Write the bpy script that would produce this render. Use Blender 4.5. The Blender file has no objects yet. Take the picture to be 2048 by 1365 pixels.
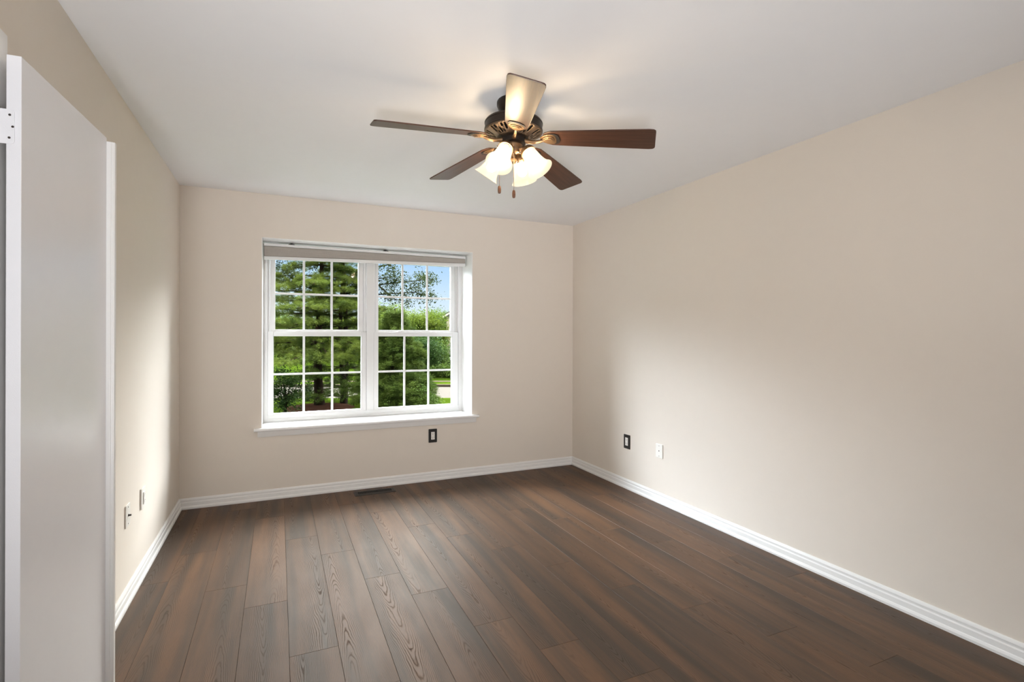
import bpy, bmesh, math, random
import numpy as np
from mathutils import Vector, Matrix

C = bpy.context.scene.collection
PI = math.pi
S = bpy.context.scene

# ------------------------------------------------------------------ camera
YAW = 0.42471
cam = bpy.data.cameras.new('camera')
cam.sensor_width = 36.0
cam.lens = 1033.23 * 36.0 / 2048.0
cam.shift_y = -12.2 / 2048.0
cam.clip_start = 0.05
cam.clip_end = 400
cam_o = bpy.data.objects.new('camera', cam)
C.objects.link(cam_o)
cam_o.matrix_world = (Matrix.Translation((0, 0, 1.32086)) @ Matrix.Rotation(-YAW, 4, 'Z')
                      @ Matrix.Rotation(PI / 2, 4, 'X') @ Matrix.Rotation(0.0028, 4, 'Z'))
S.camera = cam_o

# ------------------------------------------------------------------ exposure
S.view_settings.view_transform = 'Standard'
S.view_settings.look = 'None'
S.view_settings.gamma = 1.0
S.view_settings.use_curve_mapping = False
S.view_settings.exposure = 0.12
S.cycles.use_denoising = True
S.cycles.max_bounces = 16
S.cycles.diffuse_bounces = 8
S.cycles.transparent_max_bounces = 24
S.cycles.sample_clamp_indirect = 20.0

# ------------------------------------------------------------------ light levels
SKY = 1.9          # strength of the whole sky
FILL_CLOUD = 74.0        # unseen bright cloud added to light the room, relative to the blue near the horizon
SUN = 10.0
FAN_GLASS = 1.2
BULB = 220.0
CORNER = 26.0      # watts of the added fill light in the left corner behind the camera
STRIP = 7.0       # watts of the tall narrow added fill light behind the camera on the right

# ------------------------------------------------------------------ sky
w = bpy.data.worlds.new('sky')
S.world = w
w.use_nodes = True
nt = w.node_tree
nt.nodes.clear()
def wn(t, **k):
    n = nt.nodes.new(t)
    for a, b in k.items():
        setattr(n, a, b)
    return n
tc = wn('ShaderNodeTexCoord')
sep = wn('ShaderNodeSeparateXYZ')
nt.links.new(tc.outputs['Generated'], sep.inputs[0])
blue = wn('ShaderNodeValToRGB')
blue.color_ramp.elements[0].position = 0.0
blue.color_ramp.elements[0].color = (0.86, 0.91, 1.0, 1)
blue.color_ramp.elements[1].position = 0.16
blue.color_ramp.elements[1].color = (0.36, 0.61, 0.96, 1)
e = blue.color_ramp.elements.new(0.07)
e.color = (0.66, 0.82, 1.0, 1)
nt.links.new(sep.outputs['Z'], blue.inputs[0])
cl = wn('ShaderNodeTexNoise')
cl.inputs['Scale'].default_value = 3.0
cl.inputs['Detail'].default_value = 5.0
mp = wn('ShaderNodeMapping')
mp.inputs['Scale'].default_value = (1, 1, 2.5)
nt.links.new(tc.outputs['Generated'], mp.inputs[0])
nt.links.new(mp.outputs[0], cl.inputs['Vector'])
clr = wn('ShaderNodeMapRange')
clr.inputs['From Min'].default_value = 0.10
clr.inputs['From Max'].default_value = 0.50
nt.links.new(cl.outputs['Fac'], clr.inputs['Value'])
hi = wn('ShaderNodeMapRange')          # the added cloud, out of view, begins above about 12 degrees
hi.inputs['From Min'].default_value = 0.15
hi.inputs['From Max'].default_value = 0.26
nt.links.new(sep.outputs['Z'], hi.inputs['Value'])
mul0 = wn('ShaderNodeMath', operation='MULTIPLY')
nt.links.new(clr.outputs[0], mul0.inputs[0])
nt.links.new(hi.outputs[0], mul0.inputs[1])
# cloud banks added out of view on both sides, to light the side walls
az = wn('ShaderNodeMath', operation='ARCTAN2')
nt.links.new(sep.outputs['X'], az.inputs[0]); nt.links.new(sep.outputs['Y'], az.inputs[1])
azc = wn('ShaderNodeMath', operation='SUBTRACT')
nt.links.new(az.outputs[0], azc.inputs[0]); azc.inputs[1].default_value = math.radians(14)
aza = wn('ShaderNodeMath', operation='ABSOLUTE')
nt.links.new(azc.outputs[0], aza.inputs[0])
front = wn('ShaderNodeValToRGB')
front.color_ramp.interpolation = 'LINEAR'
cr = front.color_ramp.elements
cr[0].position, cr[0].color = 22 / 180, (0.20,) * 3 + (1,)
cr[1].position, cr[1].color = 46 / 180, (1, 1, 1, 1)
e = cr.new(88 / 180); e.color = (1, 1, 1, 1)
e = cr.new(105 / 180); e.color = (0.03,) * 3 + (1,)
side = wn('ShaderNodeMapRange')        # the added right-hand bank is brighter, to lift the left wall
side.inputs['From Min'].default_value = -0.2
side.inputs['From Max'].default_value = 0.2
side.inputs['To Min'].default_value = 0.80
side.inputs['To Max'].default_value = 1.55
nt.links.new(azc.outputs[0], side.inputs['Value'])
azn = wn('ShaderNodeMath', operation='DIVIDE')
nt.links.new(aza.outputs[0], azn.inputs[0]); azn.inputs[1].default_value = PI
nt.links.new(azn.outputs[0], front.inputs[0])
mul = wn('ShaderNodeMath', operation='MULTIPLY')
nt.links.new(mul0.outputs[0], mul.inputs[0])
bank = wn('ShaderNodeMath', operation='MULTIPLY')
nt.links.new(front.outputs[0], bank.inputs[0]); nt.links.new(side.outputs[0], bank.inputs[1])
nt.links.new(bank.outputs[0], mul.inputs[1])
mixc = wn('ShaderNodeMix', data_type='RGBA')
nt.links.new(mul.outputs[0], mixc.inputs['Factor'])
nt.links.new(blue.outputs[0], mixc.inputs['A'])
tint = wn('ShaderNodeMix', data_type='RGBA')     # middle of the added cloud tinted warm for the floor's reflection
nt.links.new(front.outputs[0], tint.inputs['Factor'])
tint.inputs['A'].default_value = (FILL_CLOUD * 1.03, FILL_CLOUD * 0.97, FILL_CLOUD * 0.87, 1)
tint.inputs['B'].default_value = (FILL_CLOUD * 0.92, FILL_CLOUD * 0.99, FILL_CLOUD * 1.10, 1)
nt.links.new(tint.outputs['Result'], mixc.inputs['B'])
bg = wn('ShaderNodeBackground')
bg.inputs['Strength'].default_value = SKY
nt.links.new(mixc.outputs['Result'], bg.inputs['Color'])
wo = wn('ShaderNodeOutputWorld')
nt.links.new(bg.outputs[0], wo.inputs[0])

sun = bpy.data.lights.new('sun', 'SUN')
sun.energy = SUN
sun.angle = math.radians(2.0)
sun.color = (1.0, 0.95, 0.86)
sun_o = bpy.data.objects.new('sun', sun)
C.objects.link(sun_o)
sun_o.rotation_euler = (math.radians(48), 0, math.radians(-32))   # high, from behind the house

# daylight portal in the window opening (guides the sky's light, gives none itself)
por = bpy.data.lights.new('window_portal', 'AREA')
por.shape = 'RECTANGLE'
por.size, por.size_y = 1.76, 1.46
por.cycles.is_portal = True
por_o = bpy.data.objects.new('window_portal', por)
C.objects.link(por_o)
por_o.location = (0.767, 4.955, 1.333)
por_o.rotation_euler = (-PI / 2, 0, 0)

# added fill lights behind the camera; the room has no such lamps
def fill_light(name, loc, aim, sx, sy, energy, spread, col=(0.98, 0.985, 1.0)):
    l = bpy.data.lights.new(name, 'AREA')
    l.shape = 'RECTANGLE'; l.size, l.size_y = sx, sy
    l.energy = energy; l.spread = math.radians(spread); l.color = col
    o = bpy.data.objects.new(name, l)
    C.objects.link(o)
    o.location = loc
    o.rotation_euler = (Vector(aim) - Vector(loc)).to_track_quat('-Z', 'Y').to_euler()
fill_light('corner_fill_light', (-0.44, -0.95, 0.75), (1.1, 3.3, 2.65), 0.40, 1.0, CORNER, 90)
fill_light('strip_fill_light', (1.67, -0.90, 1.30), (2.6, 3.6, 1.8), 0.26, 1.9, STRIP, 90)

# ------------------------------------------------------------------ helpers
def tag(o, label=None, cat=None, group=None, kind=None):
    if label: o['label'] = label
    if cat: o['category'] = cat
    if group: o['group'] = group
    if kind: o['kind'] = kind
    return o

def empty(name, loc=(0, 0, 0), parent=None):
    o = bpy.data.objects.new(name, None)
    C.objects.link(o)
    o.location = loc
    o.empty_display_size = 0.05
    if parent: o.parent = parent
    return o

class MB:
    """collects simple shapes into one mesh"""
    def __init__(s):
        s.v = []; s.f = []; s.T = Matrix.Identity(4)
    def add(s, vs, fs):
        b = len(s.v)
        s.v += [tuple(s.T @ Vector(p)) for p in vs]
        s.f += [tuple(b + i for i in f) for f in fs]
        return s
    def box(s, x0, x1, y0, y1, z0, z1):
        return s.add([(x0, y0, z0), (x1, y0, z0), (x1, y1, z0), (x0, y1, z0),
                      (x0, y0, z1), (x1, y0, z1), (x1, y1, z1), (x0, y1, z1)],
                     [(0, 3, 2, 1), (4, 5, 6, 7), (0, 1, 5, 4), (1, 2, 6, 5), (2, 3, 7, 6), (3, 0, 4, 7)])
    def lathe(s, prof, n=40, cap=True):
        vs, fs = [], []
        for r, z in prof:
            for i in range(n):
                a = 2 * PI * i / n
                vs.append((r * math.cos(a), r * math.sin(a), z))
        for k in range(len(prof) - 1):
            for i in range(n):
                j = (i + 1) % n
                fs.append((k * n + i, k * n + j, (k + 1) * n + j, (k + 1) * n + i))
        if cap:
            if prof[0][0] > 1e-4: fs.append(tuple(reversed(range(n))))
            if prof[-1][0] > 1e-4: fs.append(tuple((len(prof) - 1) * n + i for i in range(n)))
        return s.add(vs, fs)
    def tube(s, pts, rad, n=8):
        pts = [Vector(p) for p in pts]
        if not hasattr(rad, '__len__'): rad = [rad] * len(pts)
        vs, fs = [], []
        for k, p in enumerate(pts):
            d = (pts[min(k + 1, len(pts) - 1)] - pts[max(k - 1, 0)]).normalized()
            ref = Vector((0, 0, 1)) if abs(d.z) < 0.9 else Vector((1, 0, 0))
            a = d.cross(ref).normalized(); b = a.cross(d)
            for i in range(n):
                t = 2 * PI * i / n
                vs.append(tuple(p + (a * math.cos(t) + b * math.sin(t)) * rad[k]))
        for k in range(len(pts) - 1):
            for i in range(n):
                j = (i + 1) % n
                fs.append((k * n + i, k * n + j, (k + 1) * n + j, (k + 1) * n + i))
        fs.append(tuple(reversed(range(n))))
        fs.append(tuple((len(pts) - 1) * n + i for i in range(n)))
        return s.add(vs, fs)
    def prism(s, poly, h0, h1, axis='z'):
        """extrude a 2-D outline; axis z: (x,y)->z, x: (y,z)->x, y: (x,z)->y"""
        def P(a, b, h):
            return {'z': (a, b, h), 'x': (h, a, b), 'y': (a, h, b)}[axis]
        n = len(poly)
        vs = [P(a, b, h0) for a, b in poly] + [P(a, b, h1) for a, b in poly]
        fs = [tuple(reversed(range(n))), tuple(n + i for i in range(n))]
        fs += [(i, (i + 1) % n, n + (i + 1) % n, n + i) for i in range(n)]
        return s.add(vs, fs)
    def build(s, name, mat, parent=None, bevel=0.0, smooth=False, seg=2, angle=40):
        me = bpy.data.meshes.new(name)
        me.from_pydata(s.v, [], s.f)
        bm = bmesh.new(); bm.from_mesh(me)
        bmesh.ops.recalc_face_normals(bm, faces=bm.faces)
        if smooth:
            lim = math.radians(angle)
            for f in bm.faces: f.smooth = True
            for ed in bm.edges:
                if len(ed.link_faces) == 2 and ed.calc_face_angle(0) > lim: ed.smooth = False
        bm.to_mesh(me); bm.free()
        if mat: me.materials.append(mat)
        o = bpy.data.objects.new(name, me)
        C.objects.link(o)
        if parent: o.parent = parent
        if bevel:
            m = o.modifiers.new('bevel', 'BEVEL')
            m.width = bevel; m.segments = seg; m.limit_method = 'ANGLE'; m.angle_limit = math.radians(35)
        return o

def copy_tree(o, parent=None):
    c = o.copy(); C.objects.link(c); c.parent = parent
    for ch in list(o.children): copy_tree(ch, c)
    return c

# ------------------------------------------------------------------ materials
class NT:
    def __init__(s, name):
        s.m = bpy.data.materials.new(name); s.m.use_nodes = True
        s.t = s.m.node_tree; s.t.nodes.clear()
    def n(s, t, ins=None, **k):
        n = s.t.nodes.new(t)
        for a, b in k.items(): setattr(n, a, b)
        for a, b in (ins or {}).items():
            if isinstance(b, bpy.types.NodeSocket): s.t.links.new(b, n.inputs[a])
            else: n.inputs[a].default_value = b
        return n
    def math(s, op, a, b=None, c=None, clamp=False):
        ins = {0: a}
        if b is not None: ins[1] = b
        if c is not None: ins[2] = c
        return s.n('ShaderNodeMath', ins, operation=op, use_clamp=clamp).outputs[0]
    def mix(s, f, a, b, blend='MIX'):
        return s.n('ShaderNodeMix', {'Factor': f, 'A': a, 'B': b}, data_type='RGBA', blend_type=blend).outputs['Result']
    def xyz(s, x, y, z):
        return s.n('ShaderNodeCombineXYZ', {0: x, 1: y, 2: z}).outputs[0]
    def noise(s, vec, scale, detail=3.0, rough=0.5):
        return s.n('ShaderNodeTexNoise', {'Vector': vec, 'Scale': scale, 'Detail': detail, 'Roughness': rough}).outputs['Fac']
    def out(s, sh):
        s.n('ShaderNodeOutputMaterial', {'Surface': sh}); return s.m

def pmat(name, col, rough=0.5, metal=0.0, bump=0.0, scale=200.0, spec=0.5, var=0.04):
    b = NT(name)
    tco = b.n('ShaderNodeTexCoord').outputs['Object']
    nz = b.noise(tco, scale * 0.05, 3)
    c0 = tuple(c * (1 - var) for c in col) + (1,); c1 = tuple(min(1, c * (1 + var)) for c in col) + (1,)
    ins = {'Base Color': b.mix(nz, c0, c1), 'Roughness': rough, 'Metallic': metal, 'Specular IOR Level': spec}
    if bump:
        ins['Normal'] = b.n('ShaderNodeBump', {'Height': b.noise(tco, scale, 4), 'Strength': bump, 'Distance': 0.002}).outputs[0]
    return b.out(b.n('ShaderNodeBsdfPrincipled', ins).outputs[0])

M = {}
M['wall'] = pmat('beige_wall_paint', (0.705, 0.645, 0.575), 0.62, bump=0.06, scale=260, spec=0.35, var=0.012)
M['ceil'] = pmat('flat_white_ceiling_paint', (0.83, 0.833, 0.85), 0.85, bump=0.05, scale=220, spec=0.2, var=0.01)
M['trim'] = pmat('white_semigloss_trim', (0.77, 0.765, 0.755), 0.32, bump=0.01, scale=60, var=0.01)
M['door'] = pmat('white_door_paint', (0.79, 0.79, 0.82), 0.26, bump=0.12, scale=420, var=0.015)
M['vinyl'] = pmat('white_vinyl', (0.70, 0.695, 0.69), 0.28, var=0.01)
M['gloss'] = pmat('bright_white_window_paint', (0.80, 0.797, 0.79), 0.30, var=0.01)
M['agedbronze'] = pmat('aged_bronze', (0.17, 0.122, 0.085), 0.45, 0.8)
M['fabric'] = None
M['black'] = pmat('black_plastic', (0.012, 0.011, 0.010), 0.35)
M['wplast'] = pmat('white_plastic', (0.80, 0.78, 0.74), 0.35)
M['slot'] = pmat('dark_recess', (0.01, 0.009, 0.008), 0.8)
M['steel'] = pmat('screw_steel', (0.35, 0.33, 0.30), 0.4, 0.9)
M['hole'] = pmat('screw_dark_steel', (0.06, 0.05, 0.045), 0.5, 0.4)
M['register'] = pmat('brown_register_enamel', (0.020, 0.015, 0.012), 0.55, 0.0)
M['darkbronze'] = pmat('dark_bronze', (0.030, 0.022, 0.017), 0.38, 0.7)
M['bronze'] = pmat('brushed_bronze', (0.30, 0.19, 0.105), 0.36, 0.85, bump=0.05, scale=300)
M['rubber'] = pmat('black_medallion', (0.012, 0.010, 0.009), 0.45)
M['subfloor'] = pmat('dark_underlay', (0.03, 0.022, 0.017), 0.9)

def fabric_mat():
    b = NT('woven_grey_shade_fabric')
    tco = b.n('ShaderNodeTexCoord').outputs['Object']
    v = b.n('ShaderNodeMapping', {'Vector': tco, 'Scale': (6, 6, 420)}).outputs[0]
    v2 = b.n('ShaderNodeMapping', {'Vector': tco, 'Scale': (260, 260, 30)}).outputs[0]
    f = b.math('ADD', b.math('MULTIPLY', b.noise(v, 1, 3), 0.7), b.math('MULTIPLY', b.noise(v2, 1, 2), 0.3))
    col = b.mix(f, (0.25, 0.225, 0.20, 1), (0.46, 0.42, 0.38, 1))
    bp = b.n('ShaderNodeBump', {'Height': f, 'Strength': 0.2, 'Distance': 0.001}).outputs[0]
    return b.out(b.n('ShaderNodeBsdfPrincipled', {'Base Color': col, 'Roughness': 0.9, 'Normal': bp}).outputs[0])
M['fabric'] = fabric_mat()

def floor_mat():
    b = NT('brown_oak_planks')
    uv = b.n('ShaderNodeUVMap', uv_map='plank').outputs[0]
    s = b.n('ShaderNodeSeparateXYZ', {0: uv}); u, v = s.outputs[0], s.outputs[1]
    r1 = b.n('ShaderNodeAttribute', attribute_name='r1').outputs['Fac']
    r2 = b.n('ShaderNodeAttribute', attribute_name='r2').outputs['Fac']
    r3 = b.n('ShaderNodeAttribute', attribute_name='r3').outputs['Fac']
    seed = b.math('MULTIPLY', r1, 37.0)
    # growth rings cut by the plank face
    na = b.noise(b.xyz(b.math('MULTIPLY', u, 3.0), b.math('MULTIPLY', v, 0.9), seed), 1.0, 1.0)
    nb = b.noise(b.xyz(b.math('MULTIPLY', u, 11.0), b.math('MULTIPLY', v, 3.4), seed), 1.0, 2.0)
    nc = b.noise(b.xyz(b.math('MULTIPLY', u, 90.0), b.math('MULTIPLY', v, 30.0), seed), 1.0, 2.0)
    x = b.math('ADD', u, b.math('MULTIPLY', b.math('SUBTRACT', r2, 0.5), 0.11))
    x = b.math('ADD', x, b.math('MULTIPLY', b.math('SUBTRACT', na, 0.5), 0.10))
    h = b.math('ADD', 0.006, b.math('MULTIPLY', r3, 0.016))
    rad = b.math('SQRT', b.math('ADD', b.math('MULTIPLY', x, x), b.math('MULTIPLY', h, h)))
    sgn = b.math('SUBTRACT', b.math('MULTIPLY', b.math('GREATER_THAN', r1, 0.35), 2.0), 1.0)
    ph = b.math('SUBTRACT', rad, b.math('MULTIPLY', b.math('MULTIPLY', v, sgn), 0.075))
    ph = b.math('ADD', ph, b.math('MULTIPLY', b.math('MULTIPLY', rad, rad), 4.5))     # rings close up towards the edges
    # the wobble dies out towards the plank edges, where the rings run straight
    near = b.n('ShaderNodeMapRange', {'Value': rad, 'From Min': 0.02, 'From Max': 0.10, 'To Min': 1.0, 'To Max': 0.35}).outputs[0]
    ph = b.math('ADD', ph, b.math('MULTIPLY', b.math('MULTIPLY', nb, 0.042), near))
    ph = b.math('ADD', ph, b.math('MULTIPLY', nc, 0.0042))
    ph = b.math('DIVIDE', ph, 0.0074)
    sn = b.math('ADD', b.math('MULTIPLY', b.math('SINE', b.math('MULTIPLY', ph, 2 * PI)), 0.5), 0.5)
    grain = b.math('POWER', sn, 5.0)
    pore = b.noise(b.xyz(b.math('MULTIPLY', u, 650.0), b.math('MULTIPLY', v, 22.0), seed), 1.0, 2.0)
    broken = b.n('ShaderNodeMapRange', {'Value': b.noise(b.xyz(b.math('MULTIPLY', u, 9.0), b.math('MULTIPLY', v, 3.0), b.math('ADD', seed, 9.0)), 1.0, 2.0), 'From Min': 0.30, 'From Max': 0.62}).outputs[0]
    grain = b.math('MULTIPLY', grain, b.math('ADD', 0.12, b.math('MULTIPLY', broken, 0.88)))
    # colour: tan and grey streaks along the plank
    st = b.noise(b.xyz(b.math('MULTIPLY', u, 13.0), b.math('MULTIPLY', v, 0.75), b.math('ADD', seed, 4.0)), 1.0, 3.0)
    st = b.n('ShaderNodeMapRange', {'Value': st, 'From Min': 0.36, 'From Max': 0.64}).outputs[0]
    col = b.mix(st, (0.058, 0.035, 0.020, 1), (0.148, 0.071, 0.031, 1))
    tone = b.math('ADD', 0.86, b.math('MULTIPLY', r3, 0.26))
    col = b.mix(1.0, col, b.n('ShaderNodeCombineColor', {0: tone, 1: tone, 2: tone}).outputs[0], 'MULTIPLY')
    col = b.mix(b.math('MULTIPLY', grain, 0.50), col, (0.040, 0.027, 0.019, 1))
    col = b.mix(b.math('MULTIPLY', b.math('SUBTRACT', pore, 0.30), 0.75), col, (0.05, 0.035, 0.025, 1))
    rough = b.math('ADD', 0.52, b.math('MULTIPLY', grain, 0.28))
    hgt = b.math('SUBTRACT', 1.0, b.math('ADD', b.math('MULTIPLY', grain, 0.8), b.math('MULTIPLY', pore, 0.35)))
    bp = b.n('ShaderNodeBump', {'Height': hgt, 'Strength': 0.20, 'Distance': 0.0010}).outputs[0]
    return b.out(b.n('ShaderNodeBsdfPrincipled', {'Base Color': col, 'Roughness': rough, 'Normal': bp, 'Specular IOR Level': 0.48}).outputs[0])
M['floor'] = floor_mat()

def walnut_mat(name, c0, c1, rough):
    b = NT(name)
    tco = b.n('ShaderNodeTexCoord').outputs['Object']
    v = b.n('ShaderNodeMapping', {'Vector': tco, 'Scale': (3, 60, 60)}).outputs[0]
    f = b.n('ShaderNodeMapRange', {'Value': b.noise(v, 1.0, 5, 0.6), 'From Min': 0.3, 'From Max': 0.7}).outputs[0]
    v2 = b.n('ShaderNodeMapping', {'Vector': tco, 'Scale': (8, 260, 200)}).outputs[0]
    f2 = b.noise(v2, 1.0, 3)
    col = b.mix(f, c0, c1)
    col = b.mix(b.math('MULTIPLY', f2, 0.6), col, tuple(c * 0.35 for c in c0[:3]) + (1,))
    return b.out(b.n('ShaderNodeBsdfPrincipled', {'Base Color': col, 'Roughness': rough, 'Specular IOR Level': 0.5}).outputs[0])
M['walnut'] = walnut_mat('dark_walnut_blade', (0.048, 0.021, 0.013, 1), (0.125, 0.052, 0.029, 1), 0.36)
M['fob'] = walnut_mat('turned_wood_fob', (0.07, 0.030, 0.016, 1), (0.20, 0.085, 0.04, 1), 0.35)

def glass_mat():
    b = NT('window_glass')
    fr = b.n('ShaderNodeFresnel', {'IOR': 1.13}).outputs[0]
    tr = b.n('ShaderNodeBsdfTransparent', {'Color': (0.70, 0.712, 0.705, 1)}).outputs[0]
    gl = b.n('ShaderNodeBsdfGlossy', {'Color': (1, 1, 1, 1), 'Roughness': 0.01}).outputs[0]
    return b.out(b.n('ShaderNodeMixShader', {0: fr, 1: tr, 2: gl}).outputs[0])
M['glass'] = glass_mat()

def lamp_mat(name, col, strength):
    b = NT(name)
    em = b.n('ShaderNodeEmission', {'Color': col, 'Strength': strength}).outputs[0]
    df = b.n('ShaderNodeBsdfPrincipled', {'Base Color': (0.9, 0.86, 0.78, 1), 'Roughness': 0.25}).outputs[0]
    return b.out(b.n('ShaderNodeAddShader', {0: em, 1: df}).outputs[0])
def lampglass():
    b = NT('lit_frosted_glass')
    em = b.n('ShaderNodeEmission', {'Color': (1.0, 0.84, 0.62, 1), 'Strength': FAN_GLASS}).outputs[0]
    df = b.n('ShaderNodeBsdfPrincipled', {'Base Color': (0.06, 0.05, 0.04, 1), 'Roughness': 0.25, 'Specular IOR Level': 0.2}).outputs[0]
    tr = b.n('ShaderNodeBsdfTransparent', {'Color': (1.0, 0.93, 0.82, 1)}).outputs[0]
    ad = b.n('ShaderNodeAddShader', {0: em, 1: df}).outputs[0]
    return b.out(b.n('ShaderNodeMixShader', {0: 0.52, 1: ad, 2: tr}).outputs[0])
M['lampglass'] = lampglass()
M['bulb'] = lamp_mat('lit_bulb', (1.0, 0.87, 0.70, 1), BULB)

def leaf_mat(name, c0, c1, scale=1.6, trans=0.35):
    b = NT(name)
    tco = b.n('ShaderNodeTexCoord').outputs['Object']
    f = b.n('ShaderNodeMapRange', {'Value': b.noise(tco, scale, 4, 0.65), 'From Min': 0.33, 'From Max': 0.67}).outputs[0]
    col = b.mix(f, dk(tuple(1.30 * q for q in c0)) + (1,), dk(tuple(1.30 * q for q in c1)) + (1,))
    d = b.n('ShaderNodeBsdfPrincipled', {'Base Color': col, 'Roughness': 0.6, 'Specular IOR Level': 0.02}).outputs[0]
    t = b.n('ShaderNodeBsdfTranslucent', {'Color': col}).outputs[0]
    return b.out(b.n('ShaderNodeMixShader', {0: trans, 1: d, 2: t}).outputs[0])

# ------------------------------------------------------------------ room shell
XL, XR, YB, YR, H = -0.677, 2.745, 4.562, -1.25, 2.44
WX0, WX1, WZ0, WZ1 = -0.122, 1.655, 0.545, 2.093     # window opening in the back wall
WT = 0.40

# floor: planks laid towards the window, joints where the photo shows them
def build_floor():
    rng = random.Random(5)
    base = MB().box(XL - 0.3, XR + 0.3, YR - 1.6, YB + 0.05, -0.30, -0.0022)
    W, L, x_0 = 0.1915, 1.316, 0.0443
    joints = {-2: 3.054, -1: 2.793, 0: 2.297, 1: 3.286, 2: 2.865, 3: 2.594, 4: 2.200, 5: 1.923, 6: 1.623, 7: 2.600,
              8: 2.227, 9: 1.926, 10: 1.602, 11: 1.289, 12: 2.271, 13: 1.950}
    vs, fs, uv, r = [], [], [], []
    g, ch, dz = 0.0004, 0.0006, 0.0010
    for row in range(-5, 15):
        x0, x1 = x_0 + row * W, x_0 + (row + 1) * W
        if x1 < XL - 0.02 or x0 > XR + 0.02: continue
        j = joints.get(row, rng.uniform(1.2, 2.4))
        j -= L * 8
        while j < YB + 0.02:
            y0, y1 = max(j, YR - 0.05), min(j + L, YB + 0.03)
            j += L
            if y1 <= y0: continue
            rr = (rng.random(), rng.random(), rng.random())
            a, b_, c, d = x0 + g, x1 - g, y0 + g, y1 - g
            o = len(vs)
            P = [(a, c, -dz), (b_, c, -dz), (b_, d, -dz), (a, d, -dz),
                 (a + ch, c + ch, 0), (b_ - ch, c + ch, 0), (b_ - ch, d - ch, 0), (a + ch, d - ch, 0)]
            vs += P
            for q in ((4, 5, 6, 7), (0, 1, 5, 4), (1, 2, 6, 5), (2, 3, 7, 6), (3, 0, 4, 7)):
                fs.append(tuple(o + i for i in q)); r.append(rr)
                uv += [(P[i][0] - (x0 + x1) / 2, P[i][1] - j) for i in q]
    nb = len(base.v)
    me = bpy.data.meshes.new('floor')
    allv = base.v + vs
    allf = base.f + [tuple(nb + i for i in f) for f in fs]
    me.from_pydata(allv, [], allf)
    me.materials.append(M['floor']); me.materials.append(M['subfloor'])
    for i in range(len(base.f)): me.polygons[i].material_index = 1
    ul = me.uv_layers.new(name='plank')
    off = sum(len(f) for f in base.f)
    for i, c in enumerate(uv): ul.data[off + i].uv = c
    for k in range(3):
        at = me.attributes.new('r%d' % (k + 1), 'FLOAT', 'FACE')
        for i, rr in enumerate(r): at.data[len(base.f) + i].value = rr[k]
    o = bpy.data.objects.new('floor', me); C.objects.link(o)
    return tag(o, kind='structure')
build_floor()

tag(MB().box(XL - 0.85, XR + 0.3, YR - 1.6, YB + WT, H, H + 0.25).build('ceiling', M['ceil']), kind='structure')

wb = MB()
wb.box(XL - 0.3, WX0, YB, YB + WT, -0.3, H); wb.box(WX1, XR + 0.3, YB, YB + WT, -0.3, H)
wb.box(WX0, WX1, YB, YB + WT, -0.3, WZ0); wb.box(WX0, WX1, YB, YB + WT, WZ1, H)
tag(wb.build('wall_back', M['wall']), kind='structure')
tag(MB().box(XR, XR + 0.3, YR - 1.6, YB, -0.3, H).build('wall_right', M['wall']), kind='structure')
DY0, DY1, DZ = 0.52, 1.742, 2.052       # closet doorway in the left wall
wl = MB()
wl.box(XL - 0.12, XL, DY1, YB, -0.3, H); wl.box(XL - 0.12, XL, YR, DY0, -0.3, H)
wl.box(XL - 0.12, XL, DY0, DY1, DZ, H)
tag(wl.build('wall_left', M['wall']), kind='structure')
cl_ = MB()
cl_.box(XL - 0.80, XL - 0.72, DY0 - 0.3, DY1 + 0.3, -0.3, H); cl_.box(XL - 0.72, XL - 0.12, DY0 - 0.3, DY0 - 0.22, -0.3, H)
cl_.box(XL - 0.72, XL - 0.12, DY1 + 0.22, DY1 + 0.3, -0.3, H); cl_.box(XL - 0.72, XL - 0.12, DY0 - 0.22, DY1 + 0.22, -0.3, 0.0)
tag(cl_.build('wall_closet', M['wall']), kind='structure')
wr = MB()                                # rear wall with the doorway to the hall
wr.box(XL - 0.3, 0.95, YR - 0.12, YR, -0.3, H); wr.box(1.95, XR, YR - 0.12, YR, -0.3, H)
wr.box(0.95, 1.95, YR - 0.12, YR, 2.05, H)
tag(wr.build('wall_rear', M['wall']), kind='structure')
tag(MB().box(XL - 0.3, XR, YR - 1.6, YR - 1.5, -0.3, H).box(XL - 0.3, XL - 0.2, YR - 1.5, YR - 0.12, -0.3, H)
    .build('wall_hall', M['wall']), kind='structure')

# baseboards
BP = [(0, 0), (0.0215, 0), (0.0225, 0.012), (0.0185, 0.021), (0.0145, 0.024), (0.0140, 0.048), (0.0100, 0.054),
      (0.0095, 0.060), (0.0110, 0.066), (0.0085, 0.076), (0.0050, 0.0806), (0, 0.0806)]
def baseboard(name, p0, p1, inward, m0, m1):
    """profile swept from p0 to p1; m0/m1 = 1 where the end is mitred into a corner"""
    p0, p1 = Vector(p0), Vector(p1); d = (p1 - p0).normalized(); iw = Vector(inward)
    mb = MB(); n = len(BP)
    vs = [tuple(p0 + iw * t + d * (t * m0) + Vector((0, 0, z + 0.0004))) for t, z in BP]
    vs += [tuple(p1 + iw * t - d * (t * m1) + Vector((0, 0, z + 0.0004))) for t, z in BP]
    fs = [tuple(range(n)), tuple(reversed(range(n, 2 * n)))] + [(i, n + i, n + (i + 1) % n, (i + 1) % n) for i in range(n)]
    mb.add(vs, fs)
    return tag(mb.build(name, M['trim'], smooth=True, angle=28), kind='structure')
baseboard('baseboard_back', (XL, YB, 0), (XR, YB, 0), (0, -1, 0), 1, 1)
baseboard('baseboard_right', (XR, YB, 0), (XR, YR, 0), (-1, 0, 0), 1, 1)
baseboard('baseboard_left', (XL, DY1 + 0.075, 0), (XL, YB, 0), (1, 0, 0), 0, 1)
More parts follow.
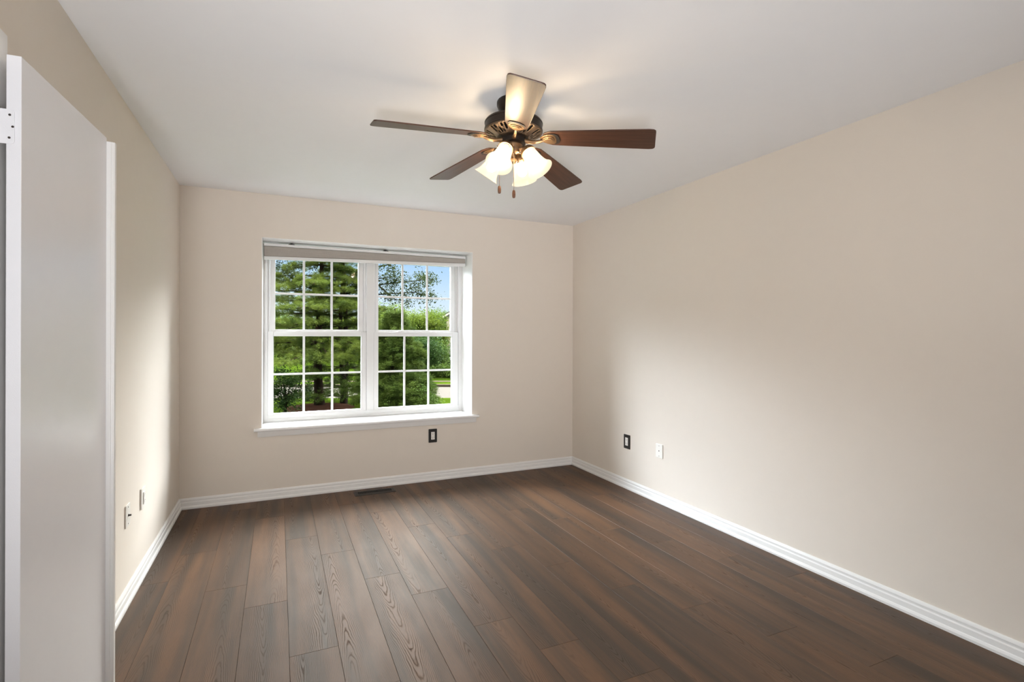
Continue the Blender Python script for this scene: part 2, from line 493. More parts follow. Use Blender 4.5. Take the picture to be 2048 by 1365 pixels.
baseboard('baseboard_rear', (XL, YR, 0), (0.88, YR, 0), (0, 1, 0), 1, 0)

# closet casing, mitred colonial profile
def casing():
    prof = [(0, 0), (0, 0.008), (0.006, 0.011), (0.018, 0.011), (0.024, 0.014), (0.046, 0.017), (0.058, 0.017), (0.061, 0.013), (0.061, 0)]
    mb = MB(); n = len(prof)
    a, b_ = DY0 - 0.006, DY1 + 0.010
    t = DZ + 0.004
    def ring(fy, fz): return [(XL + h, fy(wd), fz(wd)) for wd, h in prof]
    rings = [ring(lambda q: b_ + q, lambda q: 0.0), ring(lambda q: b_ + q, lambda q: t + q),
             ring(lambda q: a - q, lambda q: t + q), ring(lambda q: a - q, lambda q: 0.0)]
    vs = sum(rings, []); fs = []
    for k in range(3):
        for i in range(n - 1):
            fs.append((k * n + i, k * n + i + 1, (k + 1) * n + i + 1, (k + 1) * n + i))
    mb.add(vs, fs)
    mb.box(XL - 0.12, XL, DY1 - 0.0, DY1 + 0.010, 0, DZ); mb.box(XL - 0.12, XL, DY0 - 0.006, DY0 + 0.0, 0, DZ)
    mb.box(XL - 0.12, XL, DY0, DY1, DZ - 0.016, DZ + 0.004)
    return tag(mb.build('trim_1', M['trim'], smooth=True, angle=30), kind='structure')
casing()

# ------------------------------------------------------------------ closet door, folded back against the left wall
def closet_door():
    root = empty('door_1', (-0.6085, 1.745, 0))
    dvec = Vector((0.0335, 0.594)); ang = math.atan2(dvec.y, dvec.x)
    root.rotation_euler = (0, 0, ang)                   # local +x along the door, local -y towards the room
    Ld, t = dvec.length, 0.031
    MB().box(0, Ld, 0, t, 0.022, 2.040).build('door_slab', M['door'], root, bevel=0.0015)
    ast = MB().prism([(Ld - 0.004, 0.0), (Ld - 0.004, -0.0135), (Ld - 0.0015, -0.0150), (Ld - 0.0015, -0.0190), (Ld + 0.0005, -0.0205),
                      (Ld + 0.0005, -0.0225), (Ld + 0.003, -0.0245), (Ld + 0.018, -0.0245), (Ld + 0.020, -0.022), (Ld + 0.020, 0.018), (Ld + 0.0003, 0.018), (Ld + 0.0003, 0.0)], 0.024, 2.026)
    ast.build('astragal', M['trim'], root, bevel=0.0012)
    for z in (0.24, 1.854):
        h = MB()
        R_, z0, z1 = 0.012, z - 0.0445, z + 0.0445
        # leaf let into the hinge edge of the slab, rounded corners, and the leaf to the jamb
        for (y0, y1) in ((0.013, 0.034),):
            pts = []
            for cx, cz, a0 in ((y0 + 0.008, z1 - 0.008, 90), (y0 + 0.008, z0 + 0.008, 180)):
                for k in range(5):
                    aa = math.radians(a0 + k * 22.5)
                    pts.append((cx + 0.008 * math.cos(aa), cz + 0.008 * math.sin(aa)))
            pts += [(y1 + 0.02, z0), (y1 + 0.02, z1)]
            h.prism(pts, -0.0022, 0.0005, 'x')
        hg = h.build('hinge', M['door'], root)
        MB().tube([(-0.004, 0.052, z0), (-0.004, 0.052, z1)], 0.0055, 12).build('hinge_barrel', M['trim'], hg, smooth=True)
        for yy, zz in ((0.0185, 0.030), (0.012 + 0.0125 - 0.012, 0.0), (0.0195, -0.029)):
            sc = MB(); sc.T = Matrix.Translation((-0.0022, yy + 0.004, z + zz)) @ Matrix.Rotation(-PI / 2, 4, 'Y')
            sc.lathe([(0.0030, -0.0004), (0.0030, 0.0006), (0.0018, 0.0009)], 12)
            sc.build('screw', M['hole'], hg)
    tag(root, kind='structure')
    return root
closet_door()

# ------------------------------------------------------------------ window
def window():
    root = empty('window_1', (0.767, 4.86, WZ0))
    inv = Matrix.Translation((-0.767, -4.86, -WZ0))
    def mb():
        q = MB(); q.T = inv; return q
    F0, F1 = 4.845, 4.945
    ZS = 0.573
    # liner boards of the recess
    q = mb()
    q.box(WX0, WX0 + 0.004, YB - 0.001, F0, ZS, WZ1); q.box(WX1 - 0.004, WX1, YB - 0.001, F0, ZS, WZ1)
    q.box(WX0, WX1, YB - 0.001, F0, WZ1 - 0.004, WZ1)
    q.build('recess_liner', M['gloss'], root)
    # stool with horns, apron below it
    q = mb()
    prof = [(4.85, ZS), (4.85, 0.550), (YB - 0.030, 0.550), (YB - 0.036, 0.553), (YB - 0.038, 0.5605), (YB - 0.036, 0.568), (YB - 0.030, ZS)]
    q.prism([(YB + 0.0, ZS), (YB + 0.0, 0.5505)] + prof[2:], WX0 - 0.052, WX1 + 0.060, 'x')
    q.prism([(4.86, ZS), (4.86, 0.5505), (YB + 0.0, 0.5505), (YB + 0.0, ZS)], WX0 + 0.0005, WX1 - 0.0005, 'x')
    q.build('window_stool', M['gloss'], root, smooth=True, angle=30)
    q = mb()
    q.prism([(YB, 0.5505), (YB - 0.019, 0.5505), (YB - 0.019, 0.538), (YB - 0.016, 0.532), (YB - 0.014, 0.512), (YB - 0.010, 0.503), (YB, 0.502)],
            WX0 - 0.026, WX1 + 0.036, 'x')
    q.build('apron', M['trim'], root, smooth=True, angle=28)
    # vinyl frame
    q = mb()
    q.box(WX0 + 0.002, -0.085, F0, F1, ZS, 2.089); q.box(1.613, WX1 - 0.002, F0, F1, ZS, 2.089)
    q.box(-0.085, 1.613, F0, F1, 2.030, 2.089)
    q.box(-0.085, 1.613, F0, F1, ZS, 0.628)
    q.box(-0.085, 1.613, F0 - 0.006, F0 + 0.01, ZS, 0.600)
    q.box(-0.085, -0.068, F0 + 0.045, F1, 0.628, 2.03); q.box(1.592, 1.613, F0 + 0.045, F1, 0.628, 2.03)
    q.build('window_frame', M['vinyl'], root, bevel=0.002)
    q = mb()
    q.box(0.733, 0.797, F0 - 0.002, F1, 0.628, 2.03)
    q.box(0.711, 0.819, F0 + 0.045, F1, 0.628, 2.03)
    q.build('mullion', M['vinyl'], root, bevel=0.002)
    # sashes: (name, outer x, outer z, glass x, glass z, y, muntin xs, muntin z)
    def sash(name, x0, x1, z0, z1, gx0, gx1, gz0, gz1, y0, y1, mxs, mz):
        q = mb()
        q.box(x0, gx0, y0, y1, z0, z1); q.box(gx1, x1, y0, y1, z0, z1)
        q.box(gx0, gx1, y0, y1, gz1, z1); q.box(gx0, gx1, y0, y1, z0, gz0)
        s_ = q.build(name, M['vinyl'], root, bevel=0.003)
        ym = (y0 + y1) / 2
        q = mb(); q.box(gx0 - 0.004, gx1 + 0.004, ym - 0.0015, ym + 0.0015, gz0 - 0.004, gz1 + 0.004)
        q.build('pane', M['glass'], s_)
        q = mb()
        for x in mxs: q.box(x - 0.0095, x + 0.0095, ym - 0.012, ym - 0.0025, gz0 - 0.003, gz1 + 0.003)
        q.box(gx0 - 0.003, gx1 + 0.003, ym - 0.0115, ym - 0.003, mz - 0.0085, mz + 0.0085)
        q.build('muntin_grid', M['vinyl'], s_, bevel=0.002)
        return s_
    lo = [(-0.083, 0.7325, (0.203, 0.438), -0.037, 0.687), (0.7975, 1.611, (1.083, 1.315), 0.841, 1.547)]
    up = [(-0.067, 0.710, (0.204, 0.436), -0.025, 0.666), (0.820, 1.591, (1.073, 1.311), 0.847, 1.548)]
    for x0, x1, ms, g0, g1 in lo:
        s_ = sash('lower_sash', x0, x1, 0.602, 1.345, g0, g1, 0.643, 1.304, 4.848, 4.886, ms, 0.977)
        for fx in (0.30, 0.70):
            xx = x0 + (x1 - x0) * fx
            q = mb(); q.prism([(xx - 0.030, 1.345), (xx + 0.030, 1.345), (xx + 0.020, 1.352), (xx - 0.020, 1.352)], 4.852, 4.872, 'y')
            q.build('tilt_latch', M['vinyl'], s_, bevel=0.001)
    for x0, x1, ms, g0, g1 in up:
        sash('upper_sash', x0, x1, 1.318, 2.029, g0, g1, 1.363, 1.990, 4.891, 4.929, ms, 1.674)
    tag(root, kind='structure')
window()

# ------------------------------------------------------------------ roller shade, hem hanging a little lower on the left
def shade():
    root = empty('roller_shade', (0.767, 4.72, 1.94))
    inv = Matrix.Translation((-0.767, -4.72, -1.94))
    a, b_ = -0.110, 1.636
    def mb():
        q = MB(); q.T = inv; return q
    def bar(q, y0, y1, zl0, zl1, zr0, zr1):
        return q.add([(a, y0, zl0), (b_, y0, zr0), (b_, y1, zr0), (a, y1, zl0), (a, y0, zl1), (b_, y0, zr1), (b_, y1, zr1), (a, y1, zl1)],
                     [(0, 3, 2, 1), (4, 5, 6, 7), (0, 1, 5, 4), (1, 2, 6, 5), (2, 3, 7, 6), (3, 0, 4, 7)])
    bar(mb(), 4.705, 4.790, 2.050, 2.070, 2.050, 2.070).build('headrail', M['vinyl'], root, bevel=0.003)
    bar(mb(), 4.708, 4.775, 1.964, 2.0495, 2.006, 2.0495).build('rolled_fabric', M['fabric'], root, bevel=0.008, seg=3)
    bar(mb(), 4.706, 4.735, 1.938, 1.9635, 1.977, 2.0055).build('hem_bar', M['vinyl'], root, bevel=0.004)
    for x in (0.10, 0.88):
        q = mb(); q.prism([(x - 0.026, 2.0702), (x + 0.026, 2.0702), (x + 0.018, 2.0775), (x - 0.018, 2.0775)], 4.708, 4.77, 'y')
        q.box(x - 0.010, x + 0.010, 4.735, 4.765, 2.0775, 2.0888)
        q.build('mounting_clip', M['black'], root)
    tag(root, 'grey woven roller shade with white hem bar, rolled up at the top of the window', 'window shade')
shade()

# ------------------------------------------------------------------ wall plates
def plate_matrix(px, py, pz, facing):
    """local x right, y out of the wall, z up, seen from the room"""
    X, Y = {'back': ((1, 0, 0), (0, -1, 0)), 'right': ((0, -1, 0), (-1, 0, 0)), 'left': ((0, 1, 0), (1, 0, 0))}[facing]
    m = Matrix.Identity(4)
    m.col[0] = (*X, 0); m.col[1] = (*Y, 0); m.col[2] = (0, 0, 1, 0); m.col[3] = (px, py, pz, 1)
    return m

def rounded(wd, ht, r=0.004):
    pts = []
    for cx, cz, a0 in ((wd / 2 - r, ht / 2 - r, 0), (-wd / 2 + r, ht / 2 - r, 90), (-wd / 2 + r, -ht / 2 + r, 180), (wd / 2 - r, -ht / 2 + r, 270)):
        for k in range(4):
            t = math.radians(a0 + 30 * k); pts.append((cx + r * math.cos(t), cz + r * math.sin(t)))
    return pts

def outlet(name, loc, facing, wd, ht, mp, mi, label):
    root = empty(name); root.matrix_world = plate_matrix(*loc, facing)
    MB().prism(rounded(wd, ht), 0.0002, 0.0062, 'y').build('cover_plate', mp, root, bevel=0.002)
    ins = MB().prism(rounded(wd * 0.42, ht * 0.56, 0.002), 0.0060, 0.0085, 'y').build('receptacle', mi, root, bevel=0.0006)
    q = MB()
    for s_ in (1, -1):
        zc = s_ * ht * 0.145
        q.box(-wd * 0.105, -wd * 0.075, 0.0082, 0.0088, zc - 0.001, zc + 0.0085)
        q.box(wd * 0.075, wd * 0.105, 0.0082, 0.0088, zc + 0.0005, zc + 0.008)
        c = []
        for k in range(12):
            t = 2 * PI * k / 12; c.append((0.0028 * math.cos(t), zc - 0.0075 + 0.0028 * math.sin(t)))
        q.prism(c, 0.0082, 0.0088, 'y')
    q.build('slots', M['slot'], ins)
    tag(root, label, 'wall outlet')
    return root

outlet('wall_outlet', (1.277, YB, 0.4055), 'back', 0.078, 0.123, M['black'], M['wplast'],
       'black plated wall outlet with white sockets on the wall below the window')
outlet('wall_outlet', (XR, 3.650, 0.403), 'right', 0.086, 0.121, M['black'], M['wplast'],
       'black plated wall outlet with white sockets on the right wall')

def lathe_out(prof, x=0, z=0, n=14):
    q = MB(); q.T = Matrix.Translation((x, 0, z)) @ Matrix.Rotation(-PI / 2, 4, 'X'); return q.lathe(prof, n)

def blank_plate(name, loc, facing, wd, ht, label, jack):
    root = empty(name); root.matrix_world = plate_matrix(*loc, facing)
    MB().prism(rounded(wd, ht), 0.0002, 0.0065, 'y').build('cover_plate', M['wplast'], root, bevel=0.002)
    for s_ in (1, -1):
        lathe_out([(0.0034, 0.006), (0.0034, 0.0074), (0.0018, 0.0080)], 0, s_ * ht * 0.37).build('screw', M['steel'], root)
    if jack == 'hole':
        lathe_out([(0.0046, 0.006), (0.0046, 0.0078), (0.0030, 0.0080), (0.0030, 0.0072)], 0, 0).build('jack', M['hole'], root)
    else:
        lathe_out([(0.0062, 0.006), (0.0062, 0.0085), (0.0045, 0.0086), (0.0045, 0.019), (0.0020, 0.0192)], 0, 0, 6).build('jack', M['hole'], root)
    tag(root, label, 'wall plate')
    return root
blank_plate('cable_plate', (XR, 3.235, 0.408), 'right', 0.078, 0.108,
            'white cable plate with one dark centre hole on the right wall', 'hole')
blank_plate('cable_plate', (XL, 3.092, 0.428), 'left', 0.078, 0.110,
            'white cable plate with a dark threaded jack sticking out, on the left wall', 'jack')

def decora():
    root = empty('wall_outlet'); root.matrix_world = plate_matrix(XL, 3.402, 0.426, 'left')
    MB().prism(rounded(0.088, 0.112), 0.0002, 0.0085, 'y').build('cover_plate', M['wplast'], root, bevel=0.002)
    ins = MB().prism(rounded(0.034, 0.066, 0.002), 0.0082, 0.0135, 'y').build('receptacle', M['wplast'], root, bevel=0.001)
    q = MB()
    for zc in (0.016, -0.016):
        q.box(-0.008, -0.006, 0.0132, 0.0138, zc - 0.002, zc + 0.006); q.box(0.006, 0.008, 0.0132, 0.0138, zc - 0.001, zc + 0.005)
        q.box(-0.0022, 0.0022, 0.0132, 0.0138, zc - 0.010, zc - 0.006)
    q.build('slots', M['slot'], ins)
    tag(root, 'white wall outlet with a raised socket on the left wall, nearest the window', 'wall outlet')
decora()

# ------------------------------------------------------------------ floor register
def register():
    x0, x1, y0, y1 = 0.572, 0.910, 4.352, 4.474
    root = empty('floor_register', ((x0 + x1) / 2, (y0 + y1) / 2, 0))
    wd, dp = x1 - x0, y1 - y0
    q = MB(); ix, iy = wd / 2 - 0.032, dp / 2 - 0.030
    ox, oy, h = wd / 2, dp / 2, 0.0065
    O = [(-ox, -oy), (ox, -oy), (ox, oy), (-ox, oy)]
    T_ = [(-ox + 0.012, -oy + 0.012), (ox - 0.012, -oy + 0.012), (ox - 0.012, oy - 0.012), (-ox + 0.012, oy - 0.012)]
    I = [(-ix, -iy), (ix, -iy), (ix, iy), (-ix, iy)]
    vs = [(a, b, 0.0003) for a, b in O] + [(a, b, h) for a, b in T_] + [(a, b, h) for a, b in I] + [(a, b, 0.0006) for a, b in I]
    fs = []
    for k in range(3):
        for i in range(4):
            fs.append((k * 4 + i, k * 4 + (i + 1) % 4, k * 4 + 4 + (i + 1) % 4, k * 4 + 4 + i))
    q.add(vs, fs)
    q.build('faceplate', M['register'], root)
    MB().box(-ix, ix, -iy, iy, 0.0003, 0.0010).build('duct_opening', M['slot'], root)
    for k in range(1, 21):
        x = -ix + k * (2 * ix) / 21
        q = MB(); q.prism([(x - 0.0014, 0.0011), (x + 0.0006, 0.0011), (x + 0.0022, 0.0062), (x + 0.0002, 0.0062)], -iy, iy, 'y')
        q.build('louver', M['register'], root)
    tag(root, 'dark brown metal floor register in the planks under the window', 'floor vent')
register()

# ------------------------------------------------------------------ ceiling fan
def ceiling_fan():
    FX, FY = 1.0279, 2.2530
    root = empty('ceiling_fan', (FX, FY, H))
    tx, ty = -0.0307, -0.0049                       # the fan hangs slightly out of level
    Tilt = Matrix(((1, 0, 0, 0), (0, 1, 0, 0), (tx, ty, 1, 0), (0, 0, 0, 1)))
    rx = Matrix.Rotation(-ty * -1.0, 4, 'X') @ Matrix.Rotation(-tx, 4, 'Y')
    def lathe(name, prof, mat, n=56, parent=root, T=rx):
        q = MB(); q.T = T.copy(); q.lathe(prof, n)
        return q.build(name, mat, parent, smooth=True, angle=35)
    lathe('canopy', [(0.001, -0.0005), (0.081, -0.0005), (0.084, -0.006), (0.084, -0.022), (0.079, -0.030), (0.077, -0.040), (0.060, -0.058), (0.034, -0.066)],
          M['darkbronze'], T=Matrix.Identity(4))
    lathe('downrod', [(0.030, -0.060), (0.030, -0.100)], M['darkbronze'])
    lathe('motor_housing', [(0.030, -0.088), (0.070, -0.090), (0.118, -0.095), (0.134, -0.100), (0.1395, -0.108), (0.1395, -0.112), (0.1375, -0.114),
                            (0.1375, -0.138), (0.1400, -0.140), (0.1400, -0.146), (0.134, -0.148), (0.128, -0.142), (0.060, -0.142)], M['darkbronze'], 72)
    # vented lower plate: ring with cut slots
    q = MB(); q.T = rx.copy()
    rings = [(0.138, -0.1465), (0.129, -0.152), (0.112, -0.160), (0.095, -0.168), (0.082, -0.174), (0.070, -0.179)]
    n = 120; vs = []
    for rr, zz in rings:
        for i in range(n):
            a = 2 * PI * i / n; vs.append((rr * math.cos(a), rr * math.sin(a), zz))
    fs = []
    for k in range(len(rings) - 1):
        for i in range(n):
            ph = i % 20
            cut = (ph in (3, 4, 15, 16) and k in (1, 2)) or (ph in (6, 7, 12, 13) and k in (1, 3)) or (ph in (9, 10) and k in (2, 3))
            if not cut: fs.append((k * n + i, k * n + (i + 1) % n, (k + 1) * n + (i + 1) % n, (k + 1) * n + i))
    q.add(vs, fs); vp = q.build('vented_plate', M['agedbronze'], root, smooth=True)
    m = vp.modifiers.new('solid', 'SOLIDIFY'); m.thickness = 0.0018; m.offset = 1
    lathe('flywheel', [(0.040, -0.165), (0.072, -0.170), (0.072, -0.176), (0.066, -0.180), (0.060, -0.184), (0.060, -0.205), (0.052, -0.210), (0.020, -0.210)], M['darkbronze'])
    lathe('switch_housing', [(0.044, -0.208), (0.046, -0.214), (0.040, -0.222), (0.036, -0.228), (0.037, -0.240), (0.032, -0.248), (0.014, -0.253),
                             (0.011, -0.262), (0.013, -0.274), (0.021, -0.280), (0.022, -0.288), (0.017, -0.296), (0.001, -0.299)], M['bronze'], 40)
    # blades and their irons
    PHI = -0.6660
    pitch = math.radians(12.5)
    DROOP = math.asin(0.0798)                      # blades sag a little towards their tips
    out = []
    L0, L1 = 0.148, 0.660
    half = [(L0, 0.030), (0.160, 0.042), (0.186, 0.0530), (0.28, 0.0580), (0.50, 0.0680), (0.632, 0.0730), (0.650, 0.0705), (0.658, 0.0640), (L1, 0.0560)]
    outline = [(x, y) for x, y in half] + [(x, -y) for x, y in reversed(half)]
    bl_me = None
    iron_src = None
    for k in range(5):
        an = PHI + k * 2 * PI / 5
        Mk = rx @ Matrix.Rotation(an, 4, 'Z') @ Matrix.Translation((0, 0, -0.1767)) @ Matrix.Rotation(DROOP, 4, 'Y') @ Matrix.Rotation(-pitch, 4, 'X')
        if k == 0:
            blade = MB().prism(outline, 0.0, 0.006).build('blade', M['walnut'], root, bevel=0.0015)
            iron = MB()
            # shield plate screwed under the blade
            sh = [(0.132, 0.012), (0.150, 0.027), (0.172, 0.036), (0.195, 0.035), (0.207, 0.024), (0.210, 0.0)]
            sh = sh + [(x, -y) for x, y in reversed(sh[:-1])]
            iron.prism(sh, -0.0055, -0.0008)
            ib = [(0.144, 0.008), (0.157, 0.019), (0.173, 0.026), (0.190, 0.025), (0.198, 0.016), (0.201, 0.0)]
            ib = ib + [(x, -y) for x, y in reversed(ib[:-1])]
            iron.prism(ib, -0.0095, -0.0050)
            ic = [(x * 0.80 + 0.0345, y * 0.66) for x, y in ib]
            iron.prism(ic, -0.0125, -0.0090)
            # curved arm back to the flywheel
            ii = iron.build('blade_iron', M['bronze'], root, bevel=0.0015)
            med = [(0.200, 0.030)]
            md = [(0.184, 0.038), (0.203, 0.040), (0.217, 0.033), (0.224, 0.018), (0.226, 0.0)]
            md = md + [(x, -y) for x, y in reversed(md[:-1])]
            mm = MB().prism(md, -0.0040, -0.0004).build('medallion', M['rubber'], ii, bevel=0.001)
            arm_me = None
        else:
            blade = bpy.data.objects['blade'].copy(); C.objects.link(blade); blade.parent = root
            i0 = bpy.data.objects['blade_iron']
            ii = i0.copy(); C.objects.link(ii); ii.parent = root
            mm = bpy.data.objects['medallion'].copy(); C.objects.link(mm); mm.parent = ii
            blade.name = 'blade'; ii.name = 'blade_iron'; mm.name = 'medallion'
        blade.matrix_local = Mk
        ii.matrix_local = Mk
        # arm in the fan's own frame, from the flywheel out and slightly down to the shield
        c, s_ = math.cos(an), math.sin(an)
        prof = [(0.056, -0.193), (0.076, -0.198), (0.098, -0.2030), (0.118, -0.2025), (0.136, -0.2005), (0.152, -0.1985)]
        q = MB(); q.T = Mk.inverted() @ rx
        q.tube([(rr * c, rr * s_, zz) for rr, zz in prof], [0.012, 0.010, 0.0085, 0.0080, 0.0070, 0.0040], 12)
        q.build('arm', M['bronze'], ii, smooth=True)
    # light kit: four bell shades
    R_ = Vector((math.cos(YAW), -math.sin(YAW), 0)); Fw = Vector((math.sin(YAW), math.cos(YAW), 0))
    dirs = [(-0.062, -0.132), (0.132, -0.062), (0.062, 0.132), (-0.132, 0.062)]
    shp = [(0.0300, 0.000), (0.0345, 0.006), (0.0365, 0.020), (0.0385, 0.040), (0.0410, 0.058), (0.0440, 0.072), (0.0480, 0.086), (0.0535, 0.098), (0.0600, 0.107), (0.0640, 0.111)]
    inner = [(r_ - 0.0026, z_) for r_, z_ in reversed(shp)]
    for dx, dy in dirs:
        d = (R_ * dx + Fw * dy).normalized()
        axis = (d * 0.071 + Vector((0, 0, -0.100))).normalized()
        neck = d * 0.077 + Vector((0, 0, -0.252))
        q3 = axis.to_track_quat('Z', 'Y').to_matrix().to_4x4()
        T = rx @ Matrix.Translation(neck) @ q3
        q = MB(); q.T = rx.copy()
        q.tube([d * 0.030 + Vector((0, 0, -0.236)), d * 0.050 + Vector((0, 0, -0.232)), d * 0.066 + Vector((0, 0, -0.238)), neck - axis * 0.012], [0.010, 0.009, 0.009, 0.011], 12)
        arm = q.build('light_arm', M['bronze'], root, smooth=True)
        q = MB(); q.T = T.copy()
        q.lathe([(0.010, -0.024), (0.022, -0.020), (0.031, -0.012), (0.0365, -0.002), (0.0375, 0.008), (0.0350, 0.008), (0.033, 0.0)], 32, cap=False)
        cup = q.build('shade_holder', M['bronze'], arm, smooth=True)
        for kk in range(3):
            t = 2 * PI * kk / 3 + 0.6
            qq = MB(); qq.T = T @ Matrix.Rotation(t, 4, 'Z')
            qq.tube([(0.036, 0, 0.003), (0.0435, 0, 0.003)], 0.0022, 8)
            qq.build('thumbscrew', M['darkbronze'], arm)
        q = MB(); q.T = T @ Matrix.Translation((0, 0, 0.004))
        q.lathe(shp + inner, 48, cap=False)
        q.build('glass_shade', M['lampglass'], root, smooth=True)
        q = MB(); q.T = T.copy()
        pr = [(0.0125, 0.004), (0.0125, 0.022), (0.018, 0.034), (0.0235, 0.050), (0.0245, 0.062), (0.021, 0.075), (0.013, 0.083), (0.001, 0.086)]
        q.lathe(pr, 24); q.build('bulb', M['bulb'], root, smooth=True)
    # pull chains with wooden fobs
    for lat, near, ztop, zf0, zf1, first in ((-0.0690, 0.055, -0.226, -0.420, -0.457, 'a'), (-0.0015, 0.055, -0.226, -0.440, -0.478, 'b')):
        p = R_ * lat - Fw * near
        st = p.normalized() * 0.036 + Vector((0, 0, ztop))
        mid = Vector((p.x, p.y, ztop - 0.012))
        q = MB(); q.tube([st, st.lerp(mid, 0.6) + Vector((0, 0, 0.003)), mid, (p.x, p.y, zf0)], 0.0011, 6)
        n_b = 26
        ch = q.build('pull_chain', M['agedbronze'], root)
        q = MB(); q.T = Matrix.Translation((p.x, p.y, 0))
        zz = lambda t: zf0 + (zf1 - zf0) * t
        q.lathe([(0.0015, zz(0)), (0.0055, zz(0.04)), (0.0072, zz(0.2)), (0.0080, zz(0.5)), (0.0074, zz(0.8)), (0.0058, zz(0.95)), (0.001, zz(1))], 18)
        q.build('fob', M['fob'], ch, smooth=True)
    tag(root, 'dark bronze ceiling fan with five walnut blades and four lit glass shades', 'ceiling fan')
ceiling_fan()

# ------------------------------------------------------------------ outdoors
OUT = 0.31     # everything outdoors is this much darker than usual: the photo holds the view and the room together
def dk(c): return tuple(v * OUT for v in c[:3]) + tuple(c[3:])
GZ = -2.70
CAMH = 1.32086
FWD = Vector((math.sin(YAW), math.cos(YAW), 0)); RGT = Vector((math.cos(YAW), -math.sin(YAW), 0))
def place(px, dist):
    """ground point seen at photo column px, dist metres ahead of the camera"""
    p = FWD * dist + RGT * ((px - 1024) / 1033.23 * dist)
    return Vector((p.x, p.y, GZ))
def height(py, dist): return CAMH - (py - 670.3) / 1033.23 * dist

def grass_mat():
    b = NT('lawn_grass')
    tco = b.n('ShaderNodeTexCoord').outputs['Object']
    f = b.math('ADD', b.math('MULTIPLY', b.noise(tco, 0.55, 4), 0.6), b.math('MULTIPLY', b.noise(tco, 9.0, 4), 0.4))
    f = b.n('ShaderNodeMapRange', {'Value': f, 'From Min': 0.35, 'From Max': 0.65}).outputs[0]
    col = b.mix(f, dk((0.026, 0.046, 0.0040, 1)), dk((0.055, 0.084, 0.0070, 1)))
    bp = b.n('ShaderNodeBump', {'Height': b.noise(tco, 30.0, 3), 'Strength': 0.6, 'Distance': 0.05}).outputs[0]
    return b.out(b.n('ShaderNodeBsdfPrincipled', {'Base Color': col, 'Roughness': 0.9, 'Normal': bp, 'Specular IOR Level': 0.0}).outputs[0])
M['grass'] = grass_mat()
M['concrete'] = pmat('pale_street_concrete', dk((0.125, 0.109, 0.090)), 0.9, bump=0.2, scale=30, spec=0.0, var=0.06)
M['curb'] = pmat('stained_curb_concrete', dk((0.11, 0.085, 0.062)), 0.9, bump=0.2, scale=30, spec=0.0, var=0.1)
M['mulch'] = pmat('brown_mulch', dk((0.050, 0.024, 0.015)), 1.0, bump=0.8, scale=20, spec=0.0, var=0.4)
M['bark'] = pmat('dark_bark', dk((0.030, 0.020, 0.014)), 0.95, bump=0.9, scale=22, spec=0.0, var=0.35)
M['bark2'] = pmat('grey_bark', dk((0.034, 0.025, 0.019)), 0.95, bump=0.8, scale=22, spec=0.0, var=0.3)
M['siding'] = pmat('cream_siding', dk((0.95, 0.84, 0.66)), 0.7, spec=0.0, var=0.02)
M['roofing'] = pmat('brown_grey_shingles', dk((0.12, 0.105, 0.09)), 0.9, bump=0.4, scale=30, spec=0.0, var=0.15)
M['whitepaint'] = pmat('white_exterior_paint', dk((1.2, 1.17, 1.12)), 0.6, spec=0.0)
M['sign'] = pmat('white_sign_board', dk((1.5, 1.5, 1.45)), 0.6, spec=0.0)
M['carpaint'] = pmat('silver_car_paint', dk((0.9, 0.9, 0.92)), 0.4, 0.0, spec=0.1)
M['carglass'] = pmat('dark_car_glass', (0.012, 0.014, 0.016), 0.1)

STREET_DIR = Vector((0.925, -0.380, 0)); STREET_N = Vector((0.380, 0.925, 0))
def strip(name, mat, d0, d1, z0, z1, l0=-40, l1=60, bump=0):
    """a band along the street, d0..d1 metres out from the house"""
    q = MB()
    P = []
    for d, l in ((d0, l0), (d0, l1), (d1, l1), (d1, l0)):
        v = STREET_N * d + STREET_DIR * l; P.append((v.x, v.y))
    q.prism(P, z0, z1)
    return tag(q.build(name, mat), kind='structure')
# distances along STREET_N of the street edges
D_NEAR, D_FAR = 33.0, 40.4
strip('front_lawn', M['grass'], 5.4, D_NEAR, GZ - 0.3, GZ)
strip('street', M['concrete'], D_NEAR, D_FAR, GZ - 0.3, GZ - 0.05)
strip('street_curb', M['curb'], D_FAR, D_FAR + 0.45, GZ - 0.3, GZ + 0.12)
strip('far_verge', M['grass'], D_FAR + 0.45, D_FAR + 2.6, GZ - 0.3, GZ + 0.10)
strip('far_sidewalk', M['curb'], D_FAR + 2.6, D_FAR + 3.4, GZ - 0.3, GZ + 0.13)
# the far lawn rises towards the houses
q = MB(); pts = [(D_FAR + 3.4, 0.10), (D_FAR + 9, 0.75), (D_FAR + 18, 1.15), (D_FAR + 90, 1.4)]
vs = []
for d, z in pts:
    for l in (-60, 90):
        v = STREET_N * d + STREET_DIR * l; vs.append((v.x, v.y, GZ + z))
q.add(vs, [(2 * i, 2 * i + 1, 2 * i + 3, 2 * i + 2) for i in range(len(pts) - 1)])
tag(q.build('far_lawn', M['grass'], smooth=True), kind='structure')

def np_mesh(name, V, F, mat, parent):
    me = bpy.data.meshes.new(name)
    V = np.asarray(V, np.float32); F = np.asarray(F, np.int32)
    me.vertices.add(len(V)); me.vertices.foreach_set('co', V.ravel())
    k = F.shape[1]
    me.loops.add(F.size); me.loops.foreach_set('vertex_index', F.ravel())
    me.polygons.add(len(F)); me.polygons.foreach_set('loop_start', np.arange(0, F.size, k, dtype=np.int32))
    me.polygons.foreach_set('loop_total', np.full(len(F), k, np.int32))
    me.update(calc_edges=True)
    me.materials.append(mat)
    o = bpy.data.objects.new(name, me); C.objects.link(o); o.parent = parent
    return o

